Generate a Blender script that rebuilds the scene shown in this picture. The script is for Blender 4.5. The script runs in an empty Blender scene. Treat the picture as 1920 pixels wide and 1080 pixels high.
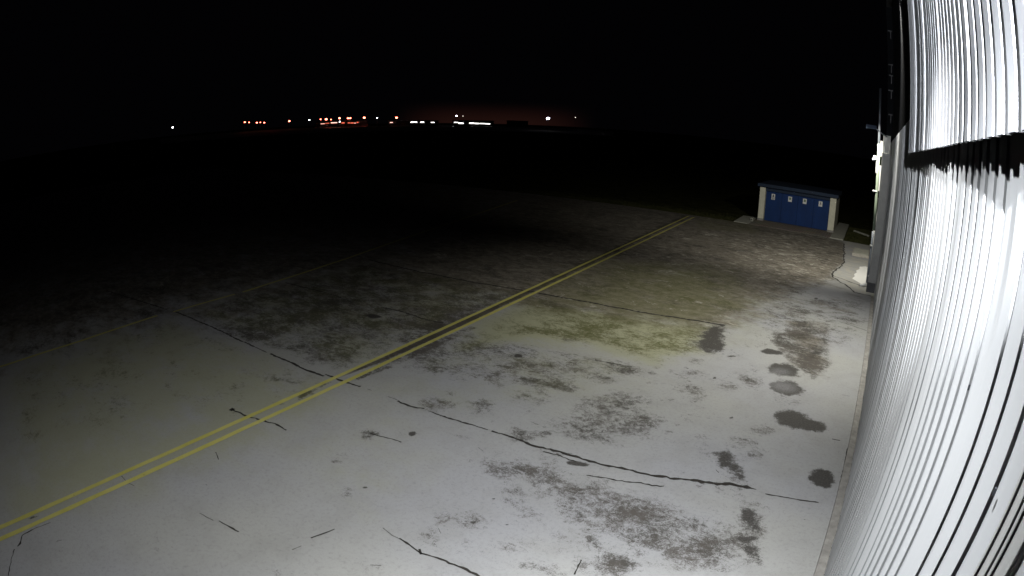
import bpy, bmesh, math, random
import numpy as np
from mathutils import Vector, noise as mnoise
random.seed(7); np.random.seed(7)
sc = bpy.context.scene
C = sc.collection
H = 6.0                                   # camera height above the apron
PI = math.pi

# ------------------------------------------------------------------ camera
YAW, PITCH, ROLL = 0.6081620379, 0.2730925804, 0.0318175419
F, K3 = 1132.79, -0.0676289               # fisheye: r = F (t + K3 t^3) in photo pixels (1920 wide)
fwd = Vector((-math.sin(YAW)*math.cos(PITCH), math.cos(YAW)*math.cos(PITCH), -math.sin(PITCH)))
r0 = Vector((math.cos(YAW), math.sin(YAW), 0)); u0 = r0.cross(fwd)
rgt = math.cos(ROLL)*r0 + math.sin(ROLL)*u0
upv = -math.sin(ROLL)*r0 + math.cos(ROLL)*u0
cd = bpy.data.cameras.new('camera'); cam = bpy.data.objects.new('camera', cd); C.objects.link(cam)
from mathutils import Matrix
cam.matrix_world = Matrix(((rgt.x, upv.x, -fwd.x, 0), (rgt.y, upv.y, -fwd.y, 0), (rgt.z, upv.z, -fwd.z, H), (0, 0, 0, 1)))
cd.type = 'PANO'; cd.panorama_type = 'FISHEYE_LENS_POLYNOMIAL'
cd.sensor_fit = 'HORIZONTAL'; cd.sensor_width = 36.0
cd.fisheye_fov = PI
fm = F*36/1920
A1, A2, A3, A4 = 0.9941318912547147, 0.04474459342448607, -0.036099170454105614, 0.08426604811324387
cd.fisheye_polynomial_k0 = 0
cd.fisheye_polynomial_k1 = -A1/fm
cd.fisheye_polynomial_k2 = -A2/fm**2
cd.fisheye_polynomial_k3 = -A3/fm**3
cd.fisheye_polynomial_k4 = -A4/fm**4
cd.clip_start = 0.02; cd.clip_end = 20000
sc.camera = cam

def ray(px, py):
    x, y = px-960, 540-py
    r = math.hypot(x, y)/F; t = r
    for _ in range(20): t -= (t+K3*t**3-r)/(1+3*K3*t*t)
    s = math.sin(t)/max(r*F, 1e-9)
    return s*(x*rgt+y*upv)+math.cos(t)*fwd
def gp(px, py, z=0.0):                     # where a photo pixel meets the ground
    d = ray(px, py); k = (z-H)/d.z
    return (d.x*k, d.y*k)
def far(px, py, D):                        # a point at distance D in that direction
    d = ray(px, py); k = D/math.hypot(d.x, d.y)
    return Vector((d.x*k, d.y*k, H+d.z*k))

# ------------------------------------------------------------------ helpers
def tag(o, label=None, cat=None, group=None, kind=None):
    if label: o['label'] = label
    if cat: o['category'] = cat
    if group: o['group'] = group
    if kind: o['kind'] = kind
    return o
def empty(name, loc, label, cat, group=None):
    o = bpy.data.objects.new(name, None); C.objects.link(o); o.location = loc
    o.empty_display_size = 0.2
    return tag(o, label, cat, group)
class MB:
    def __init__(s): s.bm = bmesh.new()
    def box(s, x0, x1, y0, y1, z0, z1, bev=0):
        b = bmesh.new()
        v = [b.verts.new((x, y, z)) for x in (x0, x1) for y in (y0, y1) for z in (z0, z1)]
        for q in ((0,1,3,2),(4,6,7,5),(0,4,5,1),(2,3,7,6),(0,2,6,4),(1,5,7,3)): b.faces.new([v[i] for i in q])
        if bev: bmesh.ops.bevel(b, geom=b.edges[:], offset=bev, segments=2, affect='EDGES', profile=.5)
        s.join(b); return s
    def join(s, b):
        m = bpy.data.meshes.new('t'); b.to_mesh(m); b.free(); s.bm.from_mesh(m); bpy.data.meshes.remove(m)
    def tube(s, pts, r, n=10, caps=True):
        pts = [Vector(p) for p in pts]; rings = []
        for i, p in enumerate(pts):
            d = (pts[min(i+1, len(pts)-1)]-pts[max(i-1, 0)]).normalized()
            a = d.cross(Vector((0, 0, 1)) if abs(d.z) < .9 else Vector((1, 0, 0))).normalized(); b = d.cross(a)
            rr = r[i] if isinstance(r, (list, tuple)) else r
            rings.append([s.bm.verts.new(p+rr*(math.cos(2*PI*k/n)*a+math.sin(2*PI*k/n)*b)) for k in range(n)])
        for A, B in zip(rings, rings[1:]):
            for k in range(n): s.bm.faces.new((A[k], A[(k+1) % n], B[(k+1) % n], B[k]))
        if caps: s.bm.faces.new(rings[0][::-1]); s.bm.faces.new(rings[-1])
        return s
    def poly(s, pts): s.bm.faces.new([s.bm.verts.new(p) for p in pts]); return s
    def slab(s, pts, z0, z1):
        lo = [s.bm.verts.new((x, y, z0)) for x, y in pts]; hi = [s.bm.verts.new((x, y, z1)) for x, y in pts]
        s.bm.faces.new(hi); s.bm.faces.new(lo[::-1]); n = len(pts)
        for i in range(n): s.bm.faces.new((lo[i], lo[(i+1) % n], hi[(i+1) % n], hi[i]))
        return s
    def build(s, name, mats, parent=None, org=(0, 0, 0), smooth=False):
        bmesh.ops.recalc_face_normals(s.bm, faces=s.bm.faces[:])
        m = bpy.data.meshes.new(name); s.bm.to_mesh(m); s.bm.free()
        for mt in (mats if isinstance(mats, list) else [mats]): m.materials.append(mt)
        if smooth: m.polygons.foreach_set('use_smooth', [True]*len(m.polygons))
        o = bpy.data.objects.new(name, m); C.objects.link(o)
        if parent:
            o.parent = parent
            w = Vector((0, 0, 0)); q = parent
            while q: w += q.location; q = q.parent
            m.transform(Matrix.Translation(-w))
        else:
            m.transform(Matrix.Translation(-Vector(org))); o.location = org
        return o

# ------------------------------------------------------------------ materials
def newmat(name):
    m = bpy.data.materials.new(name); m.use_nodes = True
    n = m.node_tree.nodes; l = m.node_tree.links
    return m, n, l, n['Principled BSDF']
def paint(name, col, rough=.5, var=.15, scale=3, metal=0, bump=.0, dirt=None, stretch=None):
    m, n, l, b = newmat(name)
    tc = n.new('ShaderNodeTexCoord'); mp = n.new('ShaderNodeMapping'); l.new(tc.outputs['Object'], mp.inputs['Vector'])
    if stretch: mp.inputs['Scale'].default_value = stretch
    nz = n.new('ShaderNodeTexNoise'); nz.inputs['Scale'].default_value = scale; nz.inputs['Detail'].default_value = 8; nz.inputs['Roughness'].default_value = .65
    l.new(mp.outputs['Vector'], nz.inputs['Vector'])
    cr = n.new('ShaderNodeValToRGB'); e = cr.color_ramp.elements
    e[0].position = .3; e[1].position = .7
    e[0].color = tuple(c*(1-var) for c in (dirt or col))+(1,); e[1].color = tuple(min(1, c*(1+var)) for c in col)+(1,)
    l.new(nz.outputs['Fac'], cr.inputs['Fac']); l.new(cr.outputs['Color'], b.inputs['Base Color'])
    b.inputs['Roughness'].default_value = rough; b.inputs['Metallic'].default_value = metal
    if bump:
        n2 = n.new('ShaderNodeTexNoise'); n2.inputs['Scale'].default_value = scale*9; n2.inputs['Detail'].default_value = 5; l.new(mp.outputs['Vector'], n2.inputs['Vector'])
        bp = n.new('ShaderNodeBump'); bp.inputs['Strength'].default_value = bump; bp.inputs['Distance'].default_value = .02
        l.new(n2.outputs['Fac'], bp.inputs['Height']); l.new(bp.outputs['Normal'], b.inputs['Normal'])
    return m
def glow(name, col, s):
    m, n, l, b = newmat(name)
    b.inputs['Base Color'].default_value = (.1, .1, .1, 1)
    b.inputs['Emission Color'].default_value = col+(1,); b.inputs['Emission Strength'].default_value = s
    m.cycles.emission_sampling = 'NONE'
    return m
M = dict(
    sheet=paint('painted_sheet', (.70, .72, .74), .42, .05, 1.5, stretch=(1, 1, .25), bump=.03),
    sheet_up=paint('painted_sheet_upper', (.64, .66, .70), .42, .09, 1.2, stretch=(1, 1, .2), bump=.03),
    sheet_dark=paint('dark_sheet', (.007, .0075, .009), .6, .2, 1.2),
    grey=paint('grey_trim', (.28, .28, .27), .5, .15, 2),
    pale=paint('pale_trim', (.62, .63, .62), .45, .1, 2),
    base=paint('dark_base', (.05, .05, .055), .6, .3, 3),
    plinth=paint('plinth', (.30, .29, .27), .9, .3, 4, bump=.4),
    white=paint('white_paint', (.45, .45, .43), .6, .08, 3),
    cream=paint('cream_render', (.72, .70, .56), .85, .1, 3, bump=.2),
    blue=paint('blue_paint', (.004, .034, .15), .8, .18, 2, stretch=(1, 1, .3)),
    roofblue=paint('roof_blue', (.006, .020, .05), .7, .25, 2),
    greenpipe=paint('green_pipe', (.22, .27, .20), .5, .15, 3),
    greypipe=paint('grey_pipe', (.20, .22, .25), .4, .15, 3),
    yellow=None,
    conc=paint('pale_concrete', (.42, .42, .36), .9, .18, 3, bump=.3),
    pit=paint('pit_concrete', (.40, .38, .33), .9, .3, 5, bump=.3),
    black=paint('black_ink', (.02, .02, .02), .7, .1, 3),
    green=paint('green_ink', (.17, .25, .12), .7, .1, 3),
    red=paint('red_ink', (.35, .08, .06), .7, .1, 3),
    paper=paint('paper', (.80, .80, .78), .7, .03, 3),
    steel=paint('steel', (.12, .13, .15), .4, .15, 3, metal=.6),
    lens=glow('lens', (1, .97, .92), 30),
    far_dark=paint('far_facade', (.06, .055, .05), .8, .2, .05),
)
# brick-like paver
def paver_mat():
    m, n, l, b = newmat('pavers')
    tc = n.new('ShaderNodeTexCoord'); br = n.new('ShaderNodeTexBrick')
    l.new(tc.outputs['Object'], br.inputs['Vector']); br.inputs['Scale'].default_value = 1
    br.inputs['Brick Width'].default_value = .4; br.inputs['Row Height'].default_value = .4; br.inputs['Mortar Size'].default_value = .025
    br.inputs['Color1'].default_value = (.42, .35, .29, 1); br.inputs['Color2'].default_value = (.34, .30, .26, 1); br.inputs['Mortar'].default_value = (.09, .08, .07, 1)
    nz = n.new('ShaderNodeTexNoise'); nz.inputs['Scale'].default_value = .9; nz.inputs['Detail'].default_value = 6; l.new(tc.outputs['Object'], nz.inputs['Vector'])
    mx = n.new('ShaderNodeMix'); mx.data_type = 'RGBA'; mx.blend_type = 'MULTIPLY'; mx.inputs[0].default_value = .45
    l.new(br.outputs['Color'], mx.inputs[6]); l.new(nz.outputs['Color'], mx.inputs[7]); l.new(mx.outputs[2], b.inputs['Base Color'])
    b.inputs['Roughness'].default_value = .9
    return m
M['paver'] = paver_mat()
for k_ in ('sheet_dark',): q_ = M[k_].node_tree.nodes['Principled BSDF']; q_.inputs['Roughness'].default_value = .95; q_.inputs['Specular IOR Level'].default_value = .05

# ---- node shorthand for the larger shaders
class NT:
    def __init__(s, m): s.n = m.node_tree.nodes; s.l = m.node_tree.links
    def put(s, sock, v):
        if hasattr(v, 'links'): s.l.new(v, sock)
        elif isinstance(v, (tuple, list)) and len(v) == 3 and sock.type == 'RGBA': sock.default_value = tuple(v)+(1,)
        else: sock.default_value = v
    def math(s, op, a, b=0, clamp=False):
        q = s.n.new('ShaderNodeMath'); q.operation = op; q.use_clamp = clamp; s.put(q.inputs[0], a); s.put(q.inputs[1], b); return q.outputs[0]
    def mix(s, f, a, b, mode='MIX'):
        q = s.n.new('ShaderNodeMix'); q.data_type = 'RGBA'; q.blend_type = mode; s.put(q.inputs[0], f); s.put(q.inputs[6], a); s.put(q.inputs[7], b); return q.outputs[2]
    def noise(s, scale, detail=6, rough=.6, vec=None, dist=0):
        q = s.n.new('ShaderNodeTexNoise'); q.inputs['Scale'].default_value = scale; q.inputs['Detail'].default_value = detail; q.inputs['Roughness'].default_value = rough; q.inputs['Distortion'].default_value = dist
        if vec is not None: s.l.new(vec, q.inputs['Vector'])
        return q.outputs['Fac']
    def ss(s, x, lo, hi):
        q = s.n.new('ShaderNodeMapRange'); q.interpolation_type = 'SMOOTHSTEP'
        s.put(q.inputs[0], x); s.put(q.inputs[1], lo); s.put(q.inputs[2], hi); return q.outputs[0]
    def attr(s, name):
        q = s.n.new('ShaderNodeAttribute'); q.attribute_name = name; return q.outputs['Fac']

def apron_mat():
    m, n, l, b = newmat('apron_concrete'); t = NT(m)
    tc = n.new('ShaderNodeTexCoord'); V = tc.outputs['Object']
    mp = n.new('ShaderNodeMapping'); mp.inputs['Scale'].default_value = (.75, 1.1, 1); mp.inputs['Rotation'].default_value = (0, 0, .55); l.new(V, mp.inputs['Vector'])
    S = mp.outputs['Vector']                                           # streaks lie across the apron
    big = t.noise(.22, 4, .5, V); mid = t.noise(1.3, 9, .68, V); fin = t.noise(14, 8, .72, V); grit = t.noise(70, 4, .7, V)
    base = t.mix(t.ss(big, .35, .65), (.375, .38, .40), (.40, .402, .385))
    base = t.mix(t.math('MULTIPLY', t.ss(mid, .42, .70), .35), base, (.29, .29, .275))
    base = t.mix(t.math('MULTIPLY', t.ss(fin, .48, .68), .34), base, (.20, .20, .19))
    base = t.mix(t.math('MULTIPLY', t.ss(grit, .50, .72), .42), base, (.20, .20, .19))
    # scattered pits, everywhere
    pit = t.noise(5.5, 10, .78, V); pitm = t.ss(pit, .675, .71)
    base = t.mix(t.math('MULTIPLY', pitm, .75), base, (.07, .065, .06))
    # dirt where the attribute says so, ragged at the edges
    D = t.attr('dirt'); Dg = t.ss(D, .01, .12)
    n0 = t.noise(.55, 4, .6, V); n1 = t.noise(1.9, 14, .80, S, .3); n2 = t.noise(9, 12, .85, V, .6); n3 = t.noise(38, 6, .85, V)
    dn = t.math('ADD', t.math('ADD', t.math('MULTIPLY', n0, .22), t.math('MULTIPLY', n1, .40)), t.math('ADD', t.math('MULTIPLY', n2, .25), t.math('MULTIPLY', n3, .13)))
    th = t.math('SUBTRACT', .628, t.math('MULTIPLY', D, .28))
    dd = t.math('SUBTRACT', dn, th)
    dm = t.math('ADD', t.math('MULTIPLY', t.ss(dd, -.02, .09), .48), t.math('MULTIPLY', t.ss(t.math('ADD', dd, t.math('ADD', t.math('MULTIPLY', t.math('SUBTRACT', n3, .5), .22), t.math('MULTIPLY', t.math('SUBTRACT', n2, .5), .22))), .0, .05), .50))
    dm = t.math('MULTIPLY', dm, Dg)
    dcol = t.mix(t.ss(t.noise(.8, 5, .6, V), .4, .6), (.058, .053, .045), (.090, .080, .070))
    Mo = t.attr('moss'); Mo = t.math('MULTIPLY', Mo, t.ss(t.math('ADD', Mo, t.math('MULTIPLY', t.math('SUBTRACT', t.noise(.8, 9, .7, S), .5), 2.2)), .15, .85))
    dcol = t.mix(Mo, dcol, (.110, .112, .042))
    base = t.mix(t.math('MULTIPLY', Mo, .75), base, (.34, .345, .19))
    # brown film
    Br = t.attr('film')
    fb = t.math('MULTIPLY', t.ss(t.math('ADD', Br, t.math('MULTIPLY', t.math('SUBTRACT', t.noise(.9, 12, .76, S), .5), 2.4)), .25, .85), t.ss(Br, .02, .3))
    fcol = t.mix(t.ss(t.noise(2.6, 12, .80, S, .4), .36, .64), (.105, .093, .074), (.285, .262, .222))
    fcol = t.mix(t.math('MULTIPLY', Mo, .7), fcol, (.165, .165, .075))
    fcol = t.mix(t.math('MULTIPLY', t.ss(t.noise(1.2, 11, .80, S, .6), .575, .635), .85), fcol, (.42, .40, .35))
    base = t.mix(fb, base, fcol)
    col = t.mix(t.math('MULTIPLY', dm, .97), base, dcol)
    # pale patches
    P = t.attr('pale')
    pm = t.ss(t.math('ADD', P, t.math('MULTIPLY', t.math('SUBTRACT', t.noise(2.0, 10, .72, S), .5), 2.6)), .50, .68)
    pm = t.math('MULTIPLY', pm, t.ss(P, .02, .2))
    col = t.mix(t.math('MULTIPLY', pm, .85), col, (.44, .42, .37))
    # damp spots
    W = t.attr('damp')
    edge = t.math('ADD', t.math('MULTIPLY', t.math('SUBTRACT', t.noise(3.2, 12, .80, V), .5), 1.9), t.math('MULTIPLY', t.math('SUBTRACT', grit, .5), .25))
    wm = t.ss(t.math('ADD', W, t.math('ADD', edge, t.math('MULTIPLY', t.math('SUBTRACT', n3, .5), .5))), .44, .70)
    wm = t.math('MULTIPLY', wm, t.ss(W, .04, .35))
    g2 = t.noise(26, 8, .85, V); wcol = t.mix(t.ss(g2, .38, .66), (.032, .030, .027), (.115, .108, .100))
    wdry = t.math('MULTIPLY', t.attr('dry'), t.ss(g2, .36, .56))
    wcol = t.mix(wdry, wcol, (.24, .24, .25))
    col = t.mix(t.math('MULTIPLY', wm, .96), col, wcol)
    Wt = t.attr('white')  # bright splash of light by the column, painted into the colour
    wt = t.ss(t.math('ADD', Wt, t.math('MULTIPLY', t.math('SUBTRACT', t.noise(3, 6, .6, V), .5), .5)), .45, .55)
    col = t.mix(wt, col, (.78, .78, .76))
    l.new(col, b.inputs['Base Color'])
    rg = t.math('SUBTRACT', .88, t.math('MULTIPLY', wm, .25)); l.new(rg, b.inputs['Roughness'])
    b.inputs['Specular IOR Level'].default_value = .3
    hgt = t.math('ADD', t.math('MULTIPLY', fin, .6), t.math('ADD', t.math('MULTIPLY', grit, .4), t.math('MULTIPLY', dm, -.4)))
    bp = n.new('ShaderNodeBump'); bp.inputs['Strength'].default_value = .35; bp.inputs['Distance'].default_value = .015
    l.new(hgt, bp.inputs['Height']); l.new(bp.outputs['Normal'], b.inputs['Normal'])
    return m
M['apron'] = apron_mat()
M['crack'] = paint('crack_dirt', (.030, .027, .023), .95, .4, 8)
def yellow_mat():
    m, n, l, b = newmat('yellow_marking'); t = NT(m)
    V = n.new('ShaderNodeTexCoord').outputs['Object']
    c = t.mix(t.ss(t.noise(1.4, 6, .6, V), .35, .65), (.54, .50, .125), (.60, .56, .18))
    wear = t.ss(t.noise(5, 11, .80, V), .57, .72)
    c = t.mix(t.math('MULTIPLY', wear, .75), c, (.16, .14, .07))
    c = t.mix(t.math('MULTIPLY', t.ss(t.noise(60, 4, .7, V), .5, .8), .35), c, (.25, .21, .06))
    l.new(c, b.inputs['Base Color']); b.inputs['Roughness'].default_value = .8; b.inputs['Specular IOR Level'].default_value = .3
    return m
M['yellow'] = yellow_mat()
def yellow_worn():
    m = yellow_mat(); m.name = 'worn_yellow_marking'; t = NT(m); n = m.node_tree.nodes; l = m.node_tree.links; b = n['Principled BSDF']
    old = b.inputs['Base Color'].links[0].from_socket
    c = t.mix(0, old, (.16, .14, .09)); l.new(c, b.inputs['Base Color']); return m
M['yellow_worn'] = yellow_worn()
def grass_mat():
    m, n, l, b = newmat('field_grass'); t = NT(m); V = n.new('ShaderNodeTexCoord').outputs['Object']
    c = t.mix(t.ss(t.noise(.9, 10, .7, V), .35, .65), (.030, .034, .012), (.062, .060, .026))
    l.new(c, b.inputs['Base Color']); b.inputs['Roughness'].default_value = 1; b.inputs['Specular IOR Level'].default_value = 0
    return m
M['grass'] = grass_mat()

# ------------------------------------------------------------------ ground
g = MB(); R_ = 6000
g.poly([(-R_, -R_, -.05), (R_, -R_, -.05), (R_, R_, -.05), (-R_, R_, -.05)])
tag(g.build('grass_field', M['grass']), kind='structure')
YE = 43.0
xs = np.concatenate([np.arange(-90, -30, 1.0), np.arange(-30, -13, .3), np.arange(-13, .50, .075), [.50]])
ys = np.concatenate([np.arange(-14, 1, .3), np.arange(1, 24, .075), np.arange(24, YE, .12), [YE]])
X, Y = np.meshgrid(xs, ys, indexing='ij')
def sdf(poly):                              # positive inside, metres
    P = np.array(poly); d = np.full(X.shape, 1e9); inside = np.zeros(X.shape, bool)
    for (x0, y0), (x1, y1) in zip(P, np.roll(P, -1, 0)):
        ex, ey = x1-x0, y1-y0; t = np.clip(((X-x0)*ex+(Y-y0)*ey)/(ex*ex+ey*ey+1e-12), 0, 1)
        d = np.minimum(d, np.hypot(X-x0-t*ex, Y-y0-t*ey))
        c = ((y0 > Y) != (y1 > Y)); xi = ex*(Y-y0)/(ey if abs(ey) > 1e-9 else 1e-9)+x0
        inside ^= c & (X < xi)
    return np.where(inside, d, -d)
A = {k: np.zeros(X.shape) for k in ('dirt', 'moss', 'film', 'pale', 'damp', 'dry', 'white')}
def area(ch, pix, v, soft=.4, world=False):
    s = sdf(pix if world else [gp(*p) for p in pix])
    w = np.clip(.5+s/(2*soft), 0, 1); w = w*w*(3-2*w)
    A[ch] = np.maximum(A[ch], v*w)
def spot(ch, px, py, rx, ry, v=1.0, tilt=0, soft=.5):     # an ellipse seen in the photo, laid on the ground
    pts = []
    for k in range(20):
        a = 2*PI*k/20; dx, dy = rx*math.cos(a), ry*math.sin(a)
        pts.append(gp(px+dx*math.cos(tilt)-dy*math.sin(tilt), py+dx*math.sin(tilt)+dy*math.cos(tilt)))
    P = np.array(pts); size = .5*min(np.ptp(P[:, 0]), np.ptp(P[:, 1]))
    s = sdf(pts); w = np.clip(.5+s/(soft*max(size, .02)*2), 0, 1)
    A[ch] = np.maximum(A[ch], v*w)
# --- stained parts of the slab, read off the photo
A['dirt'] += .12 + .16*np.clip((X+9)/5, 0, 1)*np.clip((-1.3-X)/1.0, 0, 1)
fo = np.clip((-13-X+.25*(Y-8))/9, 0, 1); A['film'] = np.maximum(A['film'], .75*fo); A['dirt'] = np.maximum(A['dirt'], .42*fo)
# far half beyond the second joint: brown film with pale streaks
area('film', [(660, 505), (1000, 580), (1340, 630), (1420, 590), (1500, 545), (1600, 520), (1640, 470), (1560, 446), (1400, 412), (1010, 362), (940, 390)], .95, 2.2)
area('film', [(1380, 470), (1560, 470), (1630, 540), (1635, 580), (1500, 600), (1420, 590)], .35, .8)
area('dirt', [(690, 480), (1010, 548), (1340, 606), (1480, 570), (1600, 520), (1580, 450), (1400, 412), (1010, 362)], .46, .8)
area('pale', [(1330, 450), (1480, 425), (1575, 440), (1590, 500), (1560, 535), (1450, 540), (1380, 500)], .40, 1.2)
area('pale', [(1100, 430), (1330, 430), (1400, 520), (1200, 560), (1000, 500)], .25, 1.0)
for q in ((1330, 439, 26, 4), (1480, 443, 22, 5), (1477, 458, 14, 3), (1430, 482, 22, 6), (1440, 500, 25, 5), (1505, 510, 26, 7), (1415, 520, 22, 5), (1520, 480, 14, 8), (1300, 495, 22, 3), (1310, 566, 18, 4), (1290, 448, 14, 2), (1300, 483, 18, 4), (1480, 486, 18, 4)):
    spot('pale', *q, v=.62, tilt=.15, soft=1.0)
# moss-stained band of the slab before the second joint
area('moss', [(880, 600), (1000, 556), (1340, 612), (1330, 660), (1230, 690), (1100, 655), (980, 650), (850, 660)], .95, 1.1)
area('moss', [(900, 590), (1120, 480), (1380, 500), (1450, 590), (1340, 640)], .80, 3.0)
area('moss', [(560, 740), (860, 640), (1110, 655), (1280, 690), (1150, 720), (1000, 720), (850, 720), (700, 770)], .45, 1.0)
area('moss', [(1300, 405), (1420, 418), (1430, 440), (1300, 430)], .6, .8)
area('dirt', [(900, 600), (1000, 552), (1345, 612), (1360, 665), (1250, 690), (1110, 655), (990, 640), (860, 640)], .53, .9)
area('dirt', [(690, 690), (880, 610), (980, 640), (1120, 660), (1250, 690), (1180, 720), (1000, 735), (850, 715)], .48, .6)
# slab left of the yellow lines
area('dirt', [(330, 590), (680, 490), (1000, 545), (880, 610), (700, 680), (640, 700), (480, 650)], .58, .6)
area('film', [(500, 560), (680, 490), (1000, 545), (800, 640), (620, 640)], .45, .8)
area('moss', [(330, 590), (680, 490), (1000, 545), (700, 680), (640, 700)], .55, 1.0)
area('dirt', [(0, 690), (330, 590), (480, 650), (640, 715), (500, 790), (250, 800), (0, 860)], .34, .9)
area('moss', [(0, 690), (330, 590), (640, 715), (640, 760), (480, 860), (0, 1010)], .72, 1.4)
area('moss', [(500, 820), (760, 740), (850, 860), (800, 1000), (600, 960)], .42, 1.5)
area('dirt', [(100, 500), (640, 480), (330, 585), (0, 690)], .5, .8)
# rust-dark strip between the yellow lines
area('dirt', [(560, 752), (640, 705), (720, 680), (880, 605), (1000, 547), (1290, 408), (1284, 402), (990, 540), (830, 618), (700, 676), (620, 714), (555, 742)], .75, .10)
area('film', [(640, 706), (760, 660), (880, 605), (1000, 547), (1290, 408), (1284, 402), (990, 540), (830, 618), (700, 676), (625, 714)], 1.0, .10)
area('dirt', [(210, 930), (560, 752), (548, 744), (200, 918)], .30, .10)
area('dirt', [(650, 720), (740, 690), (900, 614), (880, 610), (720, 676)], .62, .12)
# right-hand foreground
area('dirt', [(905, 760), (945, 725), (1010, 700), (1090, 700), (1100, 730), (1000, 775)], .58, .8)
area('dirt', [(1000, 800), (1050, 755), (1130, 725), (1215, 735), (1265, 790), (1240, 850), (1130, 850), (1030, 830)], .53, .9)
area('dirt', [(830, 850), (900, 840), (1020, 850), (1110, 890), (1240, 905), (1330, 960), (1430, 930), (1440, 1079), (1250, 1079), (1050, 960), (900, 900)], .62, .9)
for q in ((893, 858, 34, 15), (1000, 884, 45, 16), (960, 922, 30, 10), (1115, 945, 42, 22), (1215, 945, 22, 20), (1180, 985, 18, 16), (1000, 1060, 60, 14), (945, 1030, 40, 12), (1090, 1060, 22, 16), (870, 820, 26, 8), (1040, 850, 40, 7), (1105, 985, 20, 12), (1330, 1025, 45, 10), (1260, 985, 22, 9), (1200, 1040, 16, 14)):
    spot('dirt', *q, v=.68, tilt=.15, soft=1.6)
for q in ((945, 688, 34, 8), (1030, 684, 26, 12), (990, 712, 26, 8), (690, 592, 24, 6), (655, 588, 20, 5), (880, 548, 40, 9), (650, 665, 30, 8), (540, 715, 45, 7), (562, 735, 32, 5), (515, 755, 26, 4)):
    spot('dirt', *q, v=.66, tilt=.15, soft=.8)
area('dirt', [(1300, 960), (1440, 960), (1440, 1079), (1400, 1079)], .55, .3)
rq = random.Random(21)
for i in range(110):
    cx, cy = rq.uniform(-8.5, -1.3), rq.uniform(4.5, 17); rx = rq.uniform(.08, .55); ry = rx*rq.uniform(.5, 1.3); th = rq.uniform(0, PI)
    if cx < -5.5 and cy < 8 and rq.random() < .8: continue
    P_ = [(cx+rx*math.cos(a)*math.cos(th)-ry*math.sin(a)*math.sin(th), cy+rx*math.cos(a)*math.sin(th)+ry*math.sin(a)*math.cos(th)) for a in [2*PI*k/10 for k in range(10)]]
    area('dirt', P_, rq.uniform(.42, .66), max(rx, ry)*.9, True)
# soft dark smears on the repaired strip
area('damp', [(1330, 845), (1365, 840), (1392, 868), (1412, 908), (1385, 905), (1345, 880)], .72, .22)
area('damp', [(1380, 945), (1425, 950), (1432, 985), (1420, 1010), (1385, 985)], .72, .22)
area('damp', [(1380, 1010), (1425, 1020), (1437, 1070), (1410, 1062)], .62, .16)
area('damp', [(1312, 622), (1335, 606), (1363, 606), (1362, 664), (1325, 662), (1300, 650)], .85, .5)
area('damp', [(1475, 600), (1520, 598), (1548, 612), (1548, 632), (1500, 628)], .53, .9)
area('dirt', [(1440, 640), (1480, 600), (1560, 600), (1560, 690), (1530, 720), (1490, 690)], .62, .25)
area('damp', [(1470, 655), (1520, 645), (1545, 680), (1530, 715), (1490, 700)], .50, .8)
area('dirt', [(1400, 560), (1635, 555), (1635, 640), (1560, 660), (1400, 620)], .47, .9)
area('moss', [(620, 740), (1000, 640), (1300, 690), (1230, 770), (900, 810), (700, 880)], .36, 1.6)
area('film', [(1470, 600), (1560, 600), (1550, 710), (1480, 690)], .6, .5)
# crisp damp patches and a few dried ones
spot('damp', 1447, 660, 22, 6, .95, .1, .5)
spot('damp', 1468, 693, 33, 13, .95, .1, .5); spot('dry', 1463, 697, 18, 6, .75, .1, .6)
spot('damp', 1475, 727, 36, 14, 1.0, .18, .5); spot('dry', 1468, 725, 24, 9, .95, .18, .6)
spot('damp', 1487, 787, 37, 17, 1.0, .18, .45); spot('damp', 1520, 797, 34, 13, .9, .2, .5)
spot('damp', 1541, 897, 27, 18, .95, .2, .45)
spot('damp', 1372, 668, 9, 2, .9); spot('damp', 1530, 662, 12, 4, .8)
spot('damp', 887, 979, 7, 4, .95); spot('damp', 773, 813, 9, 5, .95); spot('damp', 1085, 870, 24, 5, .95, .1)
spot('damp', 972, 667, 9, 4, .9); spot('damp', 700, 593, 18, 5, .9, .1)
spot('damp', 40, 815, 9, 4, .9); spot('damp', 48, 838, 5, 3, .9); spot('damp', 60, 970, 9, 4, .8); spot('damp', 8, 972, 4, 6, .8); spot('damp', 1402, 1010, 25, 9, .8)
for q in ((1372, 783), (1340, 709), (1288, 690), (1256, 853), (1310, 1035), (952, 985), (925, 935), (413, 950), (684, 915), (114, 1013), (1530, 560)):
    spot('damp', *q, 4, 2, .95)
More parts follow.
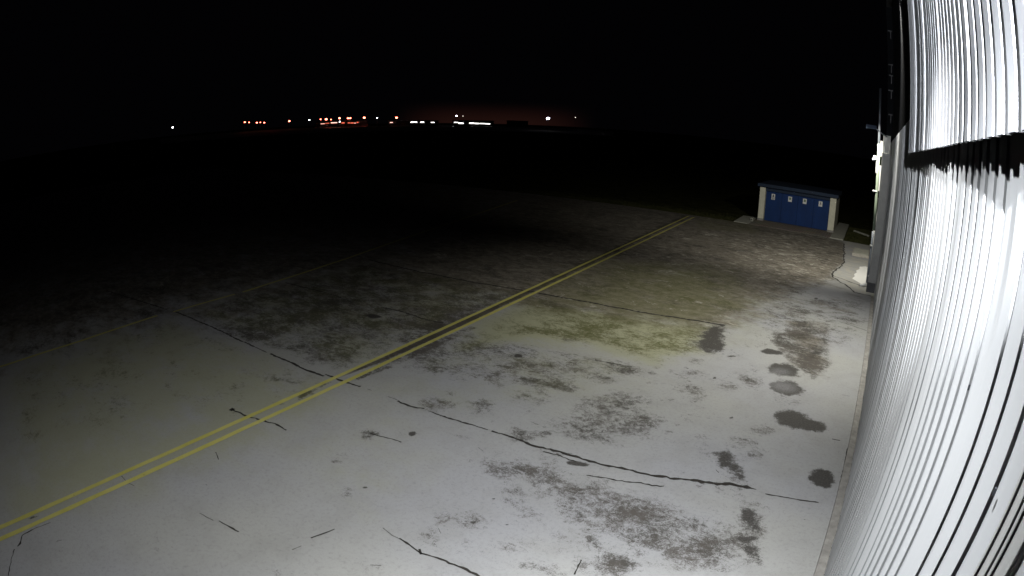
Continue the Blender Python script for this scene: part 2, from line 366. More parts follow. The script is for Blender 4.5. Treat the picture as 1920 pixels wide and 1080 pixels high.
# repaired paler corner by the hangar column
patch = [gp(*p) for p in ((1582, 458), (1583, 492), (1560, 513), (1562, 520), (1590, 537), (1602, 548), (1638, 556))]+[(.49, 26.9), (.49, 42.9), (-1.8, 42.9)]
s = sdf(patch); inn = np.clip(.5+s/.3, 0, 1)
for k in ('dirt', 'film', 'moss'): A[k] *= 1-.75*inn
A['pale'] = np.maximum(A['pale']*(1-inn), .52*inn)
area('white', [(-.05, 29.3), (-.62, 30.2), (-.50, 30.9), (-.58, 31.4), (-.45, 32.0), (-.50, 32.6), (-.33, 33.2), (-.36, 33.9), (.0, 34.4), (.30, 34.2), (.30, 29.2)], 1.0, .12, True)  # scalloped pool of lamp light, painted white on the slab
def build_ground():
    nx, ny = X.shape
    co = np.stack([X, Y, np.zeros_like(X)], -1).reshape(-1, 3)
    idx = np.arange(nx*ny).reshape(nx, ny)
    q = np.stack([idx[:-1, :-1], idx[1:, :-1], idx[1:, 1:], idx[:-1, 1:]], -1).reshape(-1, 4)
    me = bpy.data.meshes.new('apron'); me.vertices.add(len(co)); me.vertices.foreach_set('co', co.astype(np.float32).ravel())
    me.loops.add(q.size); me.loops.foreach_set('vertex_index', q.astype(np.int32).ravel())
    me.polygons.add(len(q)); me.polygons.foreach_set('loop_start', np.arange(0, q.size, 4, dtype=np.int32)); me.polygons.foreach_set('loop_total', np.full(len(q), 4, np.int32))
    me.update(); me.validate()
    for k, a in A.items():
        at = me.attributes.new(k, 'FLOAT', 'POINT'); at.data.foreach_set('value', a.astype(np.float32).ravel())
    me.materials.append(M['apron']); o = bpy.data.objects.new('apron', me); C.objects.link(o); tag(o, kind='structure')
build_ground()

# ---- cracks and open joints: thin ribbons of dark dirt lying on the concrete
def ribbon(mb, pts, w, z=.004, jit=.35, step=.07, seed=0, gap=0.0):
    rnd = random.Random(seed); P = [Vector((p[0], p[1], 0)) for p in pts]; W = w if isinstance(w, (list, tuple)) else [w]*len(P)
    out = []
    for i in range(len(P)-1):
        L = (P[i+1]-P[i]).length; k = max(1, int(L/step))
        for j in range(k): t = j/k; out.append((P[i].lerp(P[i+1], t), W[i]*(1-t)+W[i+1]*t))
    out.append((P[-1], W[-1]))
    prev = None
    for i, (p, ww) in enumerate(out):
        d = (out[min(i+1, len(out)-1)][0]-out[max(i-1, 0)][0]).normalized(); nrm = Vector((-d.y, d.x, 0))
        q = p+nrm*ww*jit*1.6*mnoise.noise(Vector((p.x*2.1+seed*9.1, p.y*2.1, 0)))+nrm*ww*jit*(rnd.random()-.5)
        h = ww*.5*(.55+.9*rnd.random())
        if gap and mnoise.noise(Vector((p.x*1.7, p.y*1.7, seed*3.3+5))) > gap: prev = None; continue
        a = mb.bm.verts.new((q.x+nrm.x*h, q.y+nrm.y*h, z)); b = mb.bm.verts.new((q.x-nrm.x*h, q.y-nrm.y*h, z))
        if prev: mb.bm.faces.new((prev[0], a, b, prev[1]))
        prev = (a, b)
px = lambda *ps: [gp(*p) for p in ps]
cr = MB()
ribbon(cr, px((200, 545), (330, 585), (400, 614), (475, 650)), .06, seed=1, gap=.6)
ribbon(cr, px((475, 650), (500, 661)), .03, seed=2)
ribbon(cr, px((508, 663), (570, 692), (606, 706)), .065, seed=3)
ribbon(cr, px((610, 702), (640, 714), (676, 725)), .06, seed=4)
ribbon(cr, px((676, 725), (745, 750)), .012, seed=5, gap=.05)
ribbon(cr, px((745, 752), (770, 763), (795, 767)), .05, seed=6, jit=.8)
ribbon(cr, px((803, 770), (860, 790), (915, 806)), [.03, .055, .025], seed=7, jit=.6)
ribbon(cr, px((922, 808), (960, 820), (1000, 835), (1050, 848), (1100, 862), (1150, 876), (1200, 886), (1250, 895), (1300, 903), (1360, 910), (1400, 914), (1418, 918)), [.04, .055, .06, .06, .06, .06, .06, .08, .08, .10, .11, .02], seed=8, jit=.55)
ribbon(cr, px((1435, 926), (1470, 932), (1500, 938), (1535, 942)), .03, seed=9, gap=.0)
ribbon(cr, px((690, 487), (780, 508), (880, 528), (1000, 548), (1100, 566), (1200, 585), (1360, 610)), .10, seed=10, jit=.3)
ribbon(cr, px((900, 465), (1000, 482), (1090, 495)), .05, seed=11, gap=.05)
ribbon(cr, px((432, 767), (445, 772), (470, 781), (500, 790), (520, 797), (537, 807)), [.06, .04, .05, .04, .05, .03], seed=12, jit=.8)
ribbon(cr, px((431, 770), (438, 766)), .09, seed=13)
ribbon(cr, px((352, 942), (375, 962), (400, 976)), .012, seed=14, jit=1, gap=.2)
ribbon(cr, px((410, 977), (425, 986), (447, 998)), .028, seed=15, jit=.6)
ribbon(cr, px((583, 1009), (600, 1003), (627, 992)), .026, seed=16, jit=.6)
ribbon(cr, px((548, 1031), (565, 1024)), .01, seed=17)
ribbon(cr, px((718, 990), (735, 1004), (748, 1010)), .01, seed=18, jit=1)
ribbon(cr, px((748, 1010), (770, 1022), (790, 1036), (820, 1046), (850, 1060), (880, 1074), (910, 1088)), [.02, .035, .03, .035, .035, .04, .04], seed=19, jit=.8)
ribbon(cr, px((785, 1030), (789, 1040)), .03, seed=20)
ribbon(cr, px((15, 1080), (20, 1050), (28, 1030)), .02, seed=21, jit=1, gap=.3)
ribbon(cr, px((34, 1025), (42, 1004), (70, 990), (95, 980)), [.04, .03, .015, .01], seed=22, jit=1)
ribbon(cr, px((228, 893), (240, 905), (252, 911)), .012, seed=23)
ribbon(cr, px((692, 812), (720, 820), (752, 830)), .022, seed=24, jit=1, gap=.15)
ribbon(cr, px((405, 848), (410, 862)), .015, seed=25)
ribbon(cr, px((712, 575), (760, 586), (800, 600), (832, 606)), .06, seed=26, gap=.3)
ribbon(cr, px((535, 530), (575, 540), (612, 549)), .06, seed=27)
ribbon(cr, px((620, 552), (640, 558)), .05, seed=28)
ribbon(cr, px((1075, 664), (1120, 676), (1205, 692)), .03, seed=29, gap=.1)
ribbon(cr, px((1100, 890), (1180, 905), (1245, 912)), .03, seed=31, gap=.1, jit=1)
ribbon(cr, px((1020, 845), (1080, 866)), .03, seed=32, gap=.1, jit=1)
ribbon(cr, px((1090, 1050), (1078, 1078)), .02, seed=33, jit=1)
ribbon(cr, px((1500, 585), (1580, 605), (1625, 620)), .03, seed=34, gap=.2)
ribbon(cr, px((1640, 565), (1626, 660), (1616, 720), (1607, 760), (1582, 875), (1565, 955), (1527, 1085)), .022, seed=35, jit=.9, gap=.28)
ribbon(cr, px((1575, 826), (1560, 823)), .02, seed=36)
ribbon(cr, px((1582, 457), (1583, 492), (1560, 513), (1562, 520), (1590, 537), (1602, 548), (1638, 557)), .09, seed=37, jit=.8, step=.2)
ribbon(cr, px((1562, 517), (1590, 527), (1620, 538)), .07, seed=38, jit=.6, step=.2)
for i in range(40):                        # short hairline cracks and crumbs scattered over the slab
    rnd = random.Random(900+i); x = rnd.uniform(-11, .2); y = rnd.uniform(2, 22); a = rnd.gauss(.15, .5); L = rnd.uniform(.03, .22)
    ribbon(cr, [(x, y), (x+L*math.cos(a), y+L*math.sin(a))], rnd.uniform(.004, .012), seed=100+i, jit=1.2, step=.03)
tag(cr.build('joint_cracks', M['crack']), kind='structure')

# ---- painted lines
def stripe(name, pts, w, mat):
    mb = MB(); P = [Vector((p[0], p[1], 0)) for p in pts]; prev = None; out = []
    for i in range(len(P)-1):
        k = max(1, int((P[i+1]-P[i]).length/.15))
        for j in range(k): out.append(P[i].lerp(P[i+1], j/k))
    out.append(P[-1])
    for i, p in enumerate(out):
        d = (out[min(i+1, len(out)-1)]-out[max(i-1, 0)]).normalized(); nr = Vector((-d.y, d.x, 0))
        h0 = w/2+.012*mnoise.noise(p*1.3)+.008*mnoise.noise(p*9); h1 = w/2+.012*mnoise.noise(p*1.3+Vector((9, 9, 9)))+.008*mnoise.noise(p*9+Vector((5, 5, 5)))
        a = mb.bm.verts.new((p.x+nr.x*h0, p.y+nr.y*h0, .008)); b = mb.bm.verts.new((p.x-nr.x*h1, p.y-nr.y*h1, .008))
        if prev: mb.bm.faces.new((prev[0], a, b, prev[1]))
        prev = (a, b)
    tag(mb.build(name, mat), kind='structure')
def fitline(pts, y0, y1):
    a = np.array([gp(*p) for p in pts]); k = np.polyfit(a[:, 1], a[:, 0], 2)
    return [(float(np.polyval(k, y)), float(y)) for y in np.linspace(y0, y1, 14)]
LA = ((0, 991), (240.8, 880), (481.6, 773.3), (635.7, 704.5), (711.9, 676), (836.5, 611.3), (985, 545.4), (1095.2, 495), (1153.3, 468.9), (1288, 406.7))
LB = ((0, 1015), (240.8, 902.9), (481.6, 791.1), (635.7, 718), (731, 676), (874.8, 611.3), (1009, 547.8), (1097.6, 504.2), (1153.4, 477.6), (1299, 408.3))
stripe('painted_line', fitline(LA, -4, 42.2), .13, M['yellow'])
stripe('painted_line', fitline(LB, -4, 42.0), .13, M['yellow'])
LC = [gp(*p) for p in ((-120, 724), (10, 685), (150, 640), (295, 592))]; stripe('painted_line', LC, .13, M['yellow_worn'])
LC = [gp(*p) for p in ((325, 585), (390, 566), (440, 552))]; stripe('painted_line', LC, .11, M['yellow_worn'])
LC = [gp(*p) for p in ((455, 548), (480, 540), (565, 513), (650, 485), (750, 450), (850, 417), (970, 376))]; stripe('painted_line', LC, .13, M['yellow_worn'])

# ---- strips and slabs round the apron
e = MB().box(.505, .72, -6, 26.9, -.3, .03); tag(e.build('kerb_strip', M['plinth']), kind='structure')
e = MB().slab([(.505, 26.9), (1.4, 26.9), (1.4, 43), (.505, 43)], -.3, .004); tag(e.build('pavement', M['conc']), kind='structure')
e = MB().slab([(-9.35, YE+.003), (-3.06, YE+.003), (-3.06, 46.6), (-9.35, 46.6)], -.3, .012); tag(e.build('paving', M['paver']), kind='structure')
e = MB().slab([(-3.02, YE+.02), (-1.98, YE+.0), (-2.05, 53.2), (-3.02, 53.4)], -.3, .05); tag(e.build('path', M['conc']), kind='structure')
e = MB().slab([(-10.45, YE+.02), (-9.4, YE+.0), (-9.55, 47.4), (-10.7, 47.2)], -.3, .03); tag(e.build('concrete_slab', M['conc']), kind='structure')
# grass edging beside the path
gr = bmesh.new(); rnd = random.Random(3)
def blade(x, y, h):
    a = rnd.uniform(0, 2*PI); w = .008+.01*rnd.random(); lx, ly = rnd.gauss(0, .35)*h, rnd.gauss(0, .35)*h
    v = [gr.verts.new((x-w*math.cos(a), y-w*math.sin(a), -.05)), gr.verts.new((x+w*math.cos(a), y+w*math.sin(a), -.05)), gr.verts.new((x+lx, y+ly, -.05+h))]
    gr.faces.new(v)
for i in range(9000): blade(rnd.uniform(-1.95, 1.2), rnd.uniform(43.05, 52), rnd.uniform(.04, .12))
for i in range(9000): blade(rnd.uniform(-30, -10.8), 43.02+abs(rnd.gauss(0, 1.4)), rnd.uniform(.05, .18))
m = bpy.data.meshes.new('grass'); gr.to_mesh(m); gr.free(); m.materials.append(M['grass'])
o = bpy.data.objects.new('grass', m); C.objects.link(o); tag(o, 'short dull grass along the far edge of the apron', 'grass', kind='stuff')

# ------------------------------------------------------------------ hangar
hg = empty('hangar', (.7, 14, 0), 'tall hangar clad in pale ribbed sheet metal along the right side of the apron', 'hangar')
def cladding(name, y0, y1, z0, z1, xo, mat, panels, parent, depth=.022, seed=0, period=.25, nz=2, flank=.018):
    rnd = random.Random(seed); bm = bmesh.new(); rows = []
    prof = [(0, 0), (.150, 0), (.168, depth), (period-flank, depth)]       # flat, flank, pan, flank
    y = y0; pts = []
    while y < y1:
        pw = 0; tl = panels(y)
        for py, pd in prof:
            if y+py <= y1: pts.append((xo+pd+tl(y+py)+rnd.gauss(0, .0012), y+py))
        y += period
    zs = [z0+(z1-z0)*k/nz for k in range(nz+1)]
    grid = [[bm.verts.new((x, yy, z)) for z in zs] for x, yy in pts]
    for a, b in zip(grid, grid[1:]):
        for k in range(nz): bm.faces.new((a[k], b[k], b[k+1], a[k+1]))
    # folded rim so the sheet has a visible thickness at both ends
    for k in (0, nz):
        ins = [bm.verts.new((v[k].co.x+.012, v[k].co.y, v[k].co.z)) for v in grid]
        for i in range(len(grid)-1): bm.faces.new((grid[i][k], grid[i+1][k], ins[i+1], ins[i]))
    mb = MB(); mb.bm.free(); mb.bm = bm
    o = mb.build(name, mat, parent); return o
seams = [-6, -4, -2.4, -.8, .78, 2.42, 4.06, 5.0, 6.7, 8.4, 10.1, 11.8, 13.5, 15.2, 16.9, 18.6, 20.3, 22, 23.7, 25.4, 27.1]
def lower_panels(y):
    i = max(k for k, s in enumerate(seams) if s <= y+1e-6); s0, s1 = seams[i], seams[min(i+1, len(seams)-1)]
    k_ = .016
    return lambda q: k_*(1-(q-s0)/(s1-s0))-.006
cladding('lower_cladding', 1.515, 26.75, .06, 6.9, .66, M['sheet'], lower_panels, hg, depth=.016, seed=1, nz=8, flank=.004)
b = MB(); b.box(.662, .70, -5, 1.235, .06, 6.9); b.build('door_panel', M['sheet'], hg)
useams = [-6, -4.8, -3.3, -1.5, .2, 1.7, 3.44, 5.2, 6.9, 8.6, 10.6]
def upper_panels(y):
    i = max(k for k, s in enumerate(useams) if s <= y+1e-6); s0 = useams[i]
    return lambda q: .012*((q-s0)/1.7)
cladding('upper_cladding', -4.8, 10.5, 6.205, 13.2, .565, M['sheet_up'], upper_panels, hg, depth=.020, seed=3, nz=6)
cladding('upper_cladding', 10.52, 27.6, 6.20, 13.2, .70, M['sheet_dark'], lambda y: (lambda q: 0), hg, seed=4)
# door jamb beside the camera: channel with a raised lip
jb = MB()
jb.box(.650, .70, 1.24, 1.51, .06, 6.9)
jb.box(.640, .649, 1.488, 1.508, .06, 6.9, .003)
jb.box(.638, .649, 1.40, 1.41, .06, 6.9, .002)
jb.box(.640, .649, 1.36, 1.385, .06, 6.9, .004)
jb.box(.637, .649, 1.245, 1.30, .06, 6.9, .004)
jb.build('door_jamb', M['pale'], hg)
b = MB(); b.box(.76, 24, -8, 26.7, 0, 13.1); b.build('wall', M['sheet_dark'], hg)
b = MB(); b.box(.45, 24.4, -8.4, 28.4, 13.22, 13.5); b.build('roof', M['base'], hg)
# end column with its darker foot, upper column, gap and flashing
b = MB(); b.box(.235, .69, 27.8, 28.3, .45, 6.36, .012); col = b.build('column', M['grey'], hg)
b = MB(); b.box(.215, .70, 27.78, 28.32, -.05, .448, .01); b.build('base', M['base'], col)
b = MB(); b.box(.40, .72, 27.82, 28.28, 7.2, 13.2); b.build('column', M['sheet_dark'], hg)
b = MB(); b.box(.625, .66, 26.77, 26.93, .03, 6.3, .006); b.build('flashing', M['grey'], hg)
for z in (12.0, 10.4, 9.9, 9.2, 8.1):
    br = MB(); br.box(.42+.06*random.random(), .66, 27.70, 27.74, z, z+.05); br.box(.56, .60, 27.70, 27.78, z-.35, z-.001); br.build('bracket', M['base'], hg)
for i, (bx, by) in enumerate(((1865, 921), (1816, 726), (1568, 1055))):
    d = ray(bx, by); k = .655/d.x; p = Vector((d.x*k, d.y*k, H+d.z*k))
    b = MB(); b.box(p.x-.004, p.x+.006, p.y-.006, p.y+.006, p.z-.014, p.z+.014, .002); b.build('bolt', M['steel'] if i < 2 else M['pale'], hg)
# whitewashed end wall seen as slivers past the column
aw = empty('annex_wall', (.3, 31.6, 0), 'narrow white end wall lit up just past the hangar corner column', 'wall')
b = MB()
b.box(.15, 1.2, 31.5, 31.9, 0, 4.05); b.box(.17, 1.2, 31.5, 31.9, 4.45, 5.75); b.box(.13, 1.2, 31.5, 31.9, 6.2, 7.0); b.box(.45, 1.2, 31.52, 31.88, 4.04, 6.3)
b.build('wall', M['white'], aw)

# cabinet on the column
cb = empty('cabinet', (.43, 27.95, 6.37), 'white metal cabinet mounted on top of the grey corner column', 'cabinet')
b = MB(); b.box(.255, .63, 27.95, 28.29, 6.375, 7.17, .012); b.build('body', M['white'], cb)
b = MB(); b.box(.275, .61, 27.93, 27.948, 6.40, 7.15, .004); b.build('door', M['white'], cb)

# pole, downpipe, wall lamp at the hangar corner
po = empty('pole', (.02, 29, 2.7), 'tall slim grey green pole standing in front of the hangar corner', 'pole')
pp = lambda a, y=29.0: (lambda d: Vector((d.x*y/d.y, y, H+d.z*y/d.y)))(ray(*a))
b = MB(); b.tube([pp((1638, 432)), pp((1642, 385)), pp((1646, 320)), pp((1648, 270))], .075, 12); b.build('tube', M['greenpipe'], po, smooth=True)
b = MB(); b.tube([pp((1648, 270)), pp((1649.5, 215)), pp((1650.5, 166))], .062, 12); b.build('mast', M['steel'], po, smooth=True)
b = MB(); z = pp((1641, 358)); b.box(z.x-.14, z.x+.1, 28.9, 29.1, z.z-.03, z.z+.03, .005); b.build('clamp', M['pale'], po)
dp = empty('downpipe', (.2, 28.9, 0), 'grey downpipe with pale clamps running down to the ground beside the column', 'downpipe')
b = MB(); b.tube([pp((1637, 434), 28.9), pp((1634, 462), 28.9), pp((1629, 500), 28.9), pp((1625, 533), 28.9)], .06, 12); b.build('pipe', M['greypipe'], dp, smooth=True)
for q in ((1629, 517), (1634, 460)):
    z = pp(q, 28.9); b = MB(); b.tube([z-Vector((0, 0, .035)), z+Vector((0, 0, .035))], .085, 12); b.build('clamp', M['pale'], dp)
z = pp((1623, 533), 28.9); b = MB(); b.tube([z+Vector((.04, 0, .05)), z+Vector((-.12, -.06, -.05)), z+Vector((-.30, -.12, -.10))], [.07, .075, .08], 12); b.build('shoe', M['pale'], dp, smooth=True)
wl = empty('wall_lamp', (.02, 27.3, 7.3), 'flat floodlight on a short arm at the hangar corner, blue tinted hood', 'lamp')
b = MB(); b.tube([(.45, 27.75, 7.10), (.20, 27.820, 7.20), (-.16, 27.620, 7.40)], .03, 8); b.build('arm', M['steel'], wl, smooth=True)
b = MB(); b.slab([(-.58, 27.420), (-.10, 27.420), (-.10, 27.820), (-.58, 27.820)], 7.44, 7.50); b.box(-.58, -.10, 27.390, 27.418, 7.34, 7.50); b.box(-.609, -.583, 27.390, 27.820, 7.34, 7.50); b.build('hood', M['roofblue'], wl)
b = MB(); b.box(-.52, -.16, 27.470, 27.770, 7.42, 7.437); b.build('lens', M['lens'], wl)
sm = empty('security_camera', (-.2, 29, 5.9), 'small pale camera head sticking out from the tall pole', 'camera')
z = pp((1643, 296)); b = MB(); b.box(z.x-.16, z.x+.04, 28.9, 29.06, z.z-.09, z.z+.09, .02); b.build('body', M['grey'], sm)
z2 = pp((1637, 298)); b = MB(); b.tube([z2+Vector((-.04, 0, -.02)), z2+Vector((.16, 0, .0))], .07, 12); b.build('lens_tube', M['steel'], sm)
b = MB(); z3 = pp((1644, 312)); b.box(z3.x-.05, z3.x+.05, 28.92, 29.05, z3.z-.32, z3.z+.26, .01); b.build('bracket', M['grey'], sm)

# pit cover and bar on the lawn
pc = empty('pit_cover', (-.4, 38.4, 0), 'raised rectangular concrete pit cover beside the hangar end', 'pit cover')
b = MB(); b.box(-1.0, .14, 37.2, 39.6, -.05, .16, .015); b.build('curb', M['pit'], pc)
b = MB(); b.box(-.93, .07, 37.28, 39.52, .162, .19, .01); b.build('lid', M['conc'], pc)
kb = MB().slab([(-1.45, 49.6), (-.1, 48.0), (-.02, 48.25), (-1.36, 49.85)], -.06, .07)
tag(kb.build('edging_stone', M['conc'], org=(-.7, 49, 0)), 'long pale edging stone lying on the grass behind the apron', 'edging stone')
ds = empty('drain_block', (-9.25, 44.6, 0), 'small concrete drain block with a dark opening left of the blue doored shed', 'drain')
b = MB(); b.box(-9.62, -9.42, 45.0, 45.5, -.05, .22, .03); b.build('block', M['conc'], ds)
b = MB(); b.tube([(-9.52, 44.985, .11), (-9.52, 45.02, .11)], .06, 12); b.build('opening', M['black'], ds)

# ------------------------------------------------------------------ shed with four blue doors
sh = empty('shed', (-6.1, 46, 0), 'low shed with four blue doors between cream pillars under a flat blue roof', 'shed')
XL, XR, YF, YB = -9.24, -3.0, 45.98, 50.6
for x0, x1 in ((XL, XL+.45), (XR-.50, XR)):
    b = MB(); b.box(x0, x1, YF, YF+.50, .17, 2.60, .01); pl = b.build('pillar', M['cream'], sh)
    b = MB(); b.box(x0-.02, x1+.02, YF-.02, YF+.52, -.05, .168); b.build('plinth', M['plinth'], pl)
b = MB(); b.box(XR-.2, XR-.02, YF+.52, YB, -.05, 2.58); b.box(XL+.02, XL+.2, YF+.52, YB, -.05, 2.58); b.box(XL+.2, XR-.2, YB-.2, YB, -.05, 2.58); b.build('wall', M['cream'], sh)
rb = MB(); r = bmesh.new()
yf, yb = YF-.32, YB+.2
for x in (XL-.12, XR+.14): pass
v = [(XL-.12, yf, 2.68), (XR+.14, yf, 2.68), (XR+.14, yb, 2.68), (XL-.12, yb, 2.68)]
w = [(XL-.12, yf, 2.87), (XR+.14, yf, 2.87), (XR+.14, yb, 2.95), (XL-.12, yb, 2.95)]
for q in (v[::-1], w): rb.poly(q)
for i in range(4): rb.poly([v[i], v[(i+1) % 4], w[(i+1) % 4], w[i]])
bmesh.ops.remove_doubles(rb.bm, verts=rb.bm.verts[:], dist=1e-4)
roof = rb.build('roof', M['roofblue'], sh)
b = MB(); b.box(XL-.14, XR+.16, yf-.03, yf-.002, 2.66, 2.89); b.build('fascia', M['roofblue'], roof)
bx0, bx1 = XL+.45, XR-.50
b = MB(); b.box(bx0+.003, bx1-.003, YF+.16, YF+.34, 2.36, 2.60); b.build('lintel', M['roofblue'], sh)
n = 4; dw = (bx1-bx0)/n
for i in range(n):
    x0, x1 = bx0+i*dw+.008, bx0+(i+1)*dw-.008
    b = MB()
    b.box(x0, x1, YF+.42, YF+.47, .04, 2.5)
    for z in (.10, 1.25, 2.30): b.box(x0+.03, x1-.03, YF+.405, YF+.42, z, z+.07)
    for k in range(13):
        xx = x0+.05+k*(x1-x0-.1)/12; b.box(xx-.02, xx+.02, YF+.408, YF+.42, .18, 2.29)
    d = b.build('door', M['blue'], sh)
    b = MB(); xx = x1-.10 if i % 2 == 0 else x0+.10; b.tube([(xx, YF+.39, 1.05), (xx, YF+.36, 1.05), (xx, YF+.36, 1.2), (xx, YF+.39, 1.2)], .012, 6); b.build('handle', M['steel'], d)
notices = (
    ((1450, 369), 'white notice with a black figure and text lines on the leftmost blue door', 'A'),
    ((1481.5, 373.5), 'white notice with a grey green square on the second blue door from the left', 'B'),
    ((1509, 377.5), 'white notice with a grey green square on the third blue door from the left', 'C'),
    ((1538.5, 382.5), 'white notice with a small dark and red symbol on the rightmost blue door', 'D'))
yN = YF+.40
for (cx, cy), lab, k in notices:
    d = ray(cx, cy); kk = (yN-.01)/d.y; x, z = d.x*kk, H+d.z*kk
    t = empty('notice_sign', (x, yN, z), lab, 'sign', 'notices on the blue doors')
    w, h = (.145, .225) if k == 'A' else (.155, .20)
    b = MB(); b.box(x-w, x+w, yN-.006, yN+.004, z-h, z+h, .002); b.build('sheet', M['paper'], t)
    b = MB(); f = yN-.011
    def rc(mb, x0, x1, z0, z1): mb.box(x+x0, x+x1, f, f+.004, z+z0, z+z1)
    if k == 'A':
        b.slab([(0, 0)]*0 or [(x-.075, f), (x+.075, f), (x+.075, f+.004), (x-.075, f+.004)], z+.0, z+.05)
        rc(b, -.06, .06, .051, .09); rc(b, -.035, .035, .091, .17); rc(b, -.1, .1, -.06, -.035); rc(b, -.11, .11, -.12, -.095); rc(b, -.1, .09, -.19, -.15)
        b.build('pictogram', M['black'], t)
    elif k in 'BC':
        rc(b, -.085, .085, -.05, .14); b.build('pictogram', M['green'], t)
        b = MB(); f -= .004; rc(b, -.075, .075, .03, .045); rc(b, -.07, .07, -.02, -.005); rc(b, -.06, .06, .085, .1); b.build('text_line', M['grey'], t)
    else:
        rc(b, -.02, .03, .0, .13); rc(b, -.045, .0, .06, .10); rc(b, .0, .05, -.02, .02); b.build('pictogram', M['black'], t)
        b = MB(); rc(b, -.09, .08, -.075, -.045); b.build('text_line', M['red'], t)

# ------------------------------------------------------------------ far side of the airfield
apf = MB(); p0 = far(380, 238, 560); 
tl = [far(300, 240, 480), far(1150, 238, 480), far(1150, 238, 1500), far(300, 240, 1500)]
apf.poly([(q.x, q.y, -.03) for q in tl]); tag(apf.build('far_pavement', M['pit']), kind='structure')
L = dict(amber=glow('amber_lamp', (1.0, .15, .09), 15), white=glow('white_lamp', (.95, .95, 1.0), 26), blue=glow('cold_lamp', (.72, .76, 1.0), 24), dim=glow('dim_lamp', (1, .9, .8), 3),
         window=glow('lit_window', (1.0, .97, .95), 4.5), amberwin=glow('amber_window', (1.0, .17, .09), 1.0), brightwin=glow('bright_amber_window', (1.0, .52, .42), 2.4))
def mast(pxl, py, D, kind, size, label, heads=1, pw=0, group='lamps across the airfield'):
    top = far(pxl, py, D); t = empty('lamp_mast', (top.x, top.y, -.03), label, 'lamp mast', group)
    b = MB(); b.tube([(top.x, top.y, -.03), (top.x, top.y, top.z-.2)], [.22*D/1000, .14*D/1000], 6); b.build('pole', M['steel'], t)
    dx = Vector((-top.y, top.x, 0)).normalized()
    for k in range(heads):
        c = top+dx*(k-(heads-1)/2)*size*1.5
        b = MB(); s = size*(1.2 if kind == 'amber' else 1)
        b.tube([c-dx*s*.5, c-dx*s*.2, c+dx*s*.2, c+dx*s*.5], [s*.18, s*.36, s*.36, s*.18], 8); b.build('lamp_head', L[kind], t)
    if pw:
        ld = bpy.data.lights.new('mast_light', 'POINT'); ld.energy = pw; ld.color = (1, .6, .35) if kind == 'amber' else (.95, .95, 1); ld.shadow_soft_size = .5
        lo = bpy.data.objects.new('mast_light', ld); C.objects.link(lo); lo.parent = t; lo.location = (0, 0, top.z-1.2)
mast(324, 239, 700, 'white', 1.7, 'lone white lamp far out at the left end of the lights across the airfield')
orow = 'amber lamp in the tight row of five at the left of the airfield lights'
for (q, yy, w, lab) in ((459, 229, 2.2, 'leftmost amber lamp of the tight row of five'), (467, 229.5, 1.8, 'second amber lamp of the tight row of five'), (481.5, 230, 2.3, 'third and brightest amber lamp of the tight row of five'), (488, 229.5, 1.6, 'fourth and faintest amber lamp of the tight row of five'), (495.5, 230, 2.1, 'rightmost amber lamp of the tight row of five')):
    mast(q, yy, 1050, 'amber', w, lab, pw=700 if q in (467, 481.5) else 0)
mast(542.5, 227, 1050, 'amber', 2.7, 'lone amber lamp just right of the tight row of five', pw=500)
mast(580, 225, 1050, 'white', 1.6, 'small pale lamp between the lone amber lamp and the amber cluster')
mast(601, 223.5, 1050, 'amber', 2.0, 'small amber lamp at the left end of the long amber cluster')
mast(611.5, 223.5, 1050, 'amber', 3.4, 'broad amber lamp near the left end of the long amber cluster', pw=700)
mast(620.5, 224, 1050, 'amber', 1.7, 'small amber lamp right of the broad one in the amber cluster')
mast(636.5, 221.5, 1050, 'amber', 3.0, 'amber lamp with a lower light beneath it in the amber cluster', pw=700)
mast(637, 228, 1040, 'white', 1.5, 'low pale lamp under the tall amber lamp in the cluster')
mast(654.5, 221.5, 1050, 'amber', 2.6, 'twin headed amber lamp at the middle of the amber cluster', heads=2, pw=700)
mast(683, 220.5, 1050, 'amber', 3.2, 'large amber lamp right of the twin headed lamp', pw=700)
mast(707, 221, 1050, 'blue', 1.9, 'single cold white lamp between two large amber lamps')
mast(743.5, 220.5, 1050, 'amber', 3.1, 'large amber lamp furthest right of the amber lights', pw=700)
mast(856, 217, 1050, 'blue', 2.4, 'highest cold white lamp above the row of lit windows')
mast(868, 217.5, 1050, 'dim', 1.3, 'faint lamp beside the highest cold white lamp')
mast(1027.5, 222, 620, 'blue', 3.0, 'bright cold white lamp on a lit pole at the right of the airfield lights', pw=500)
mast(1079, 220, 900, 'dim', 1.2, 'faint lamp at the far right end of the airfield lights')
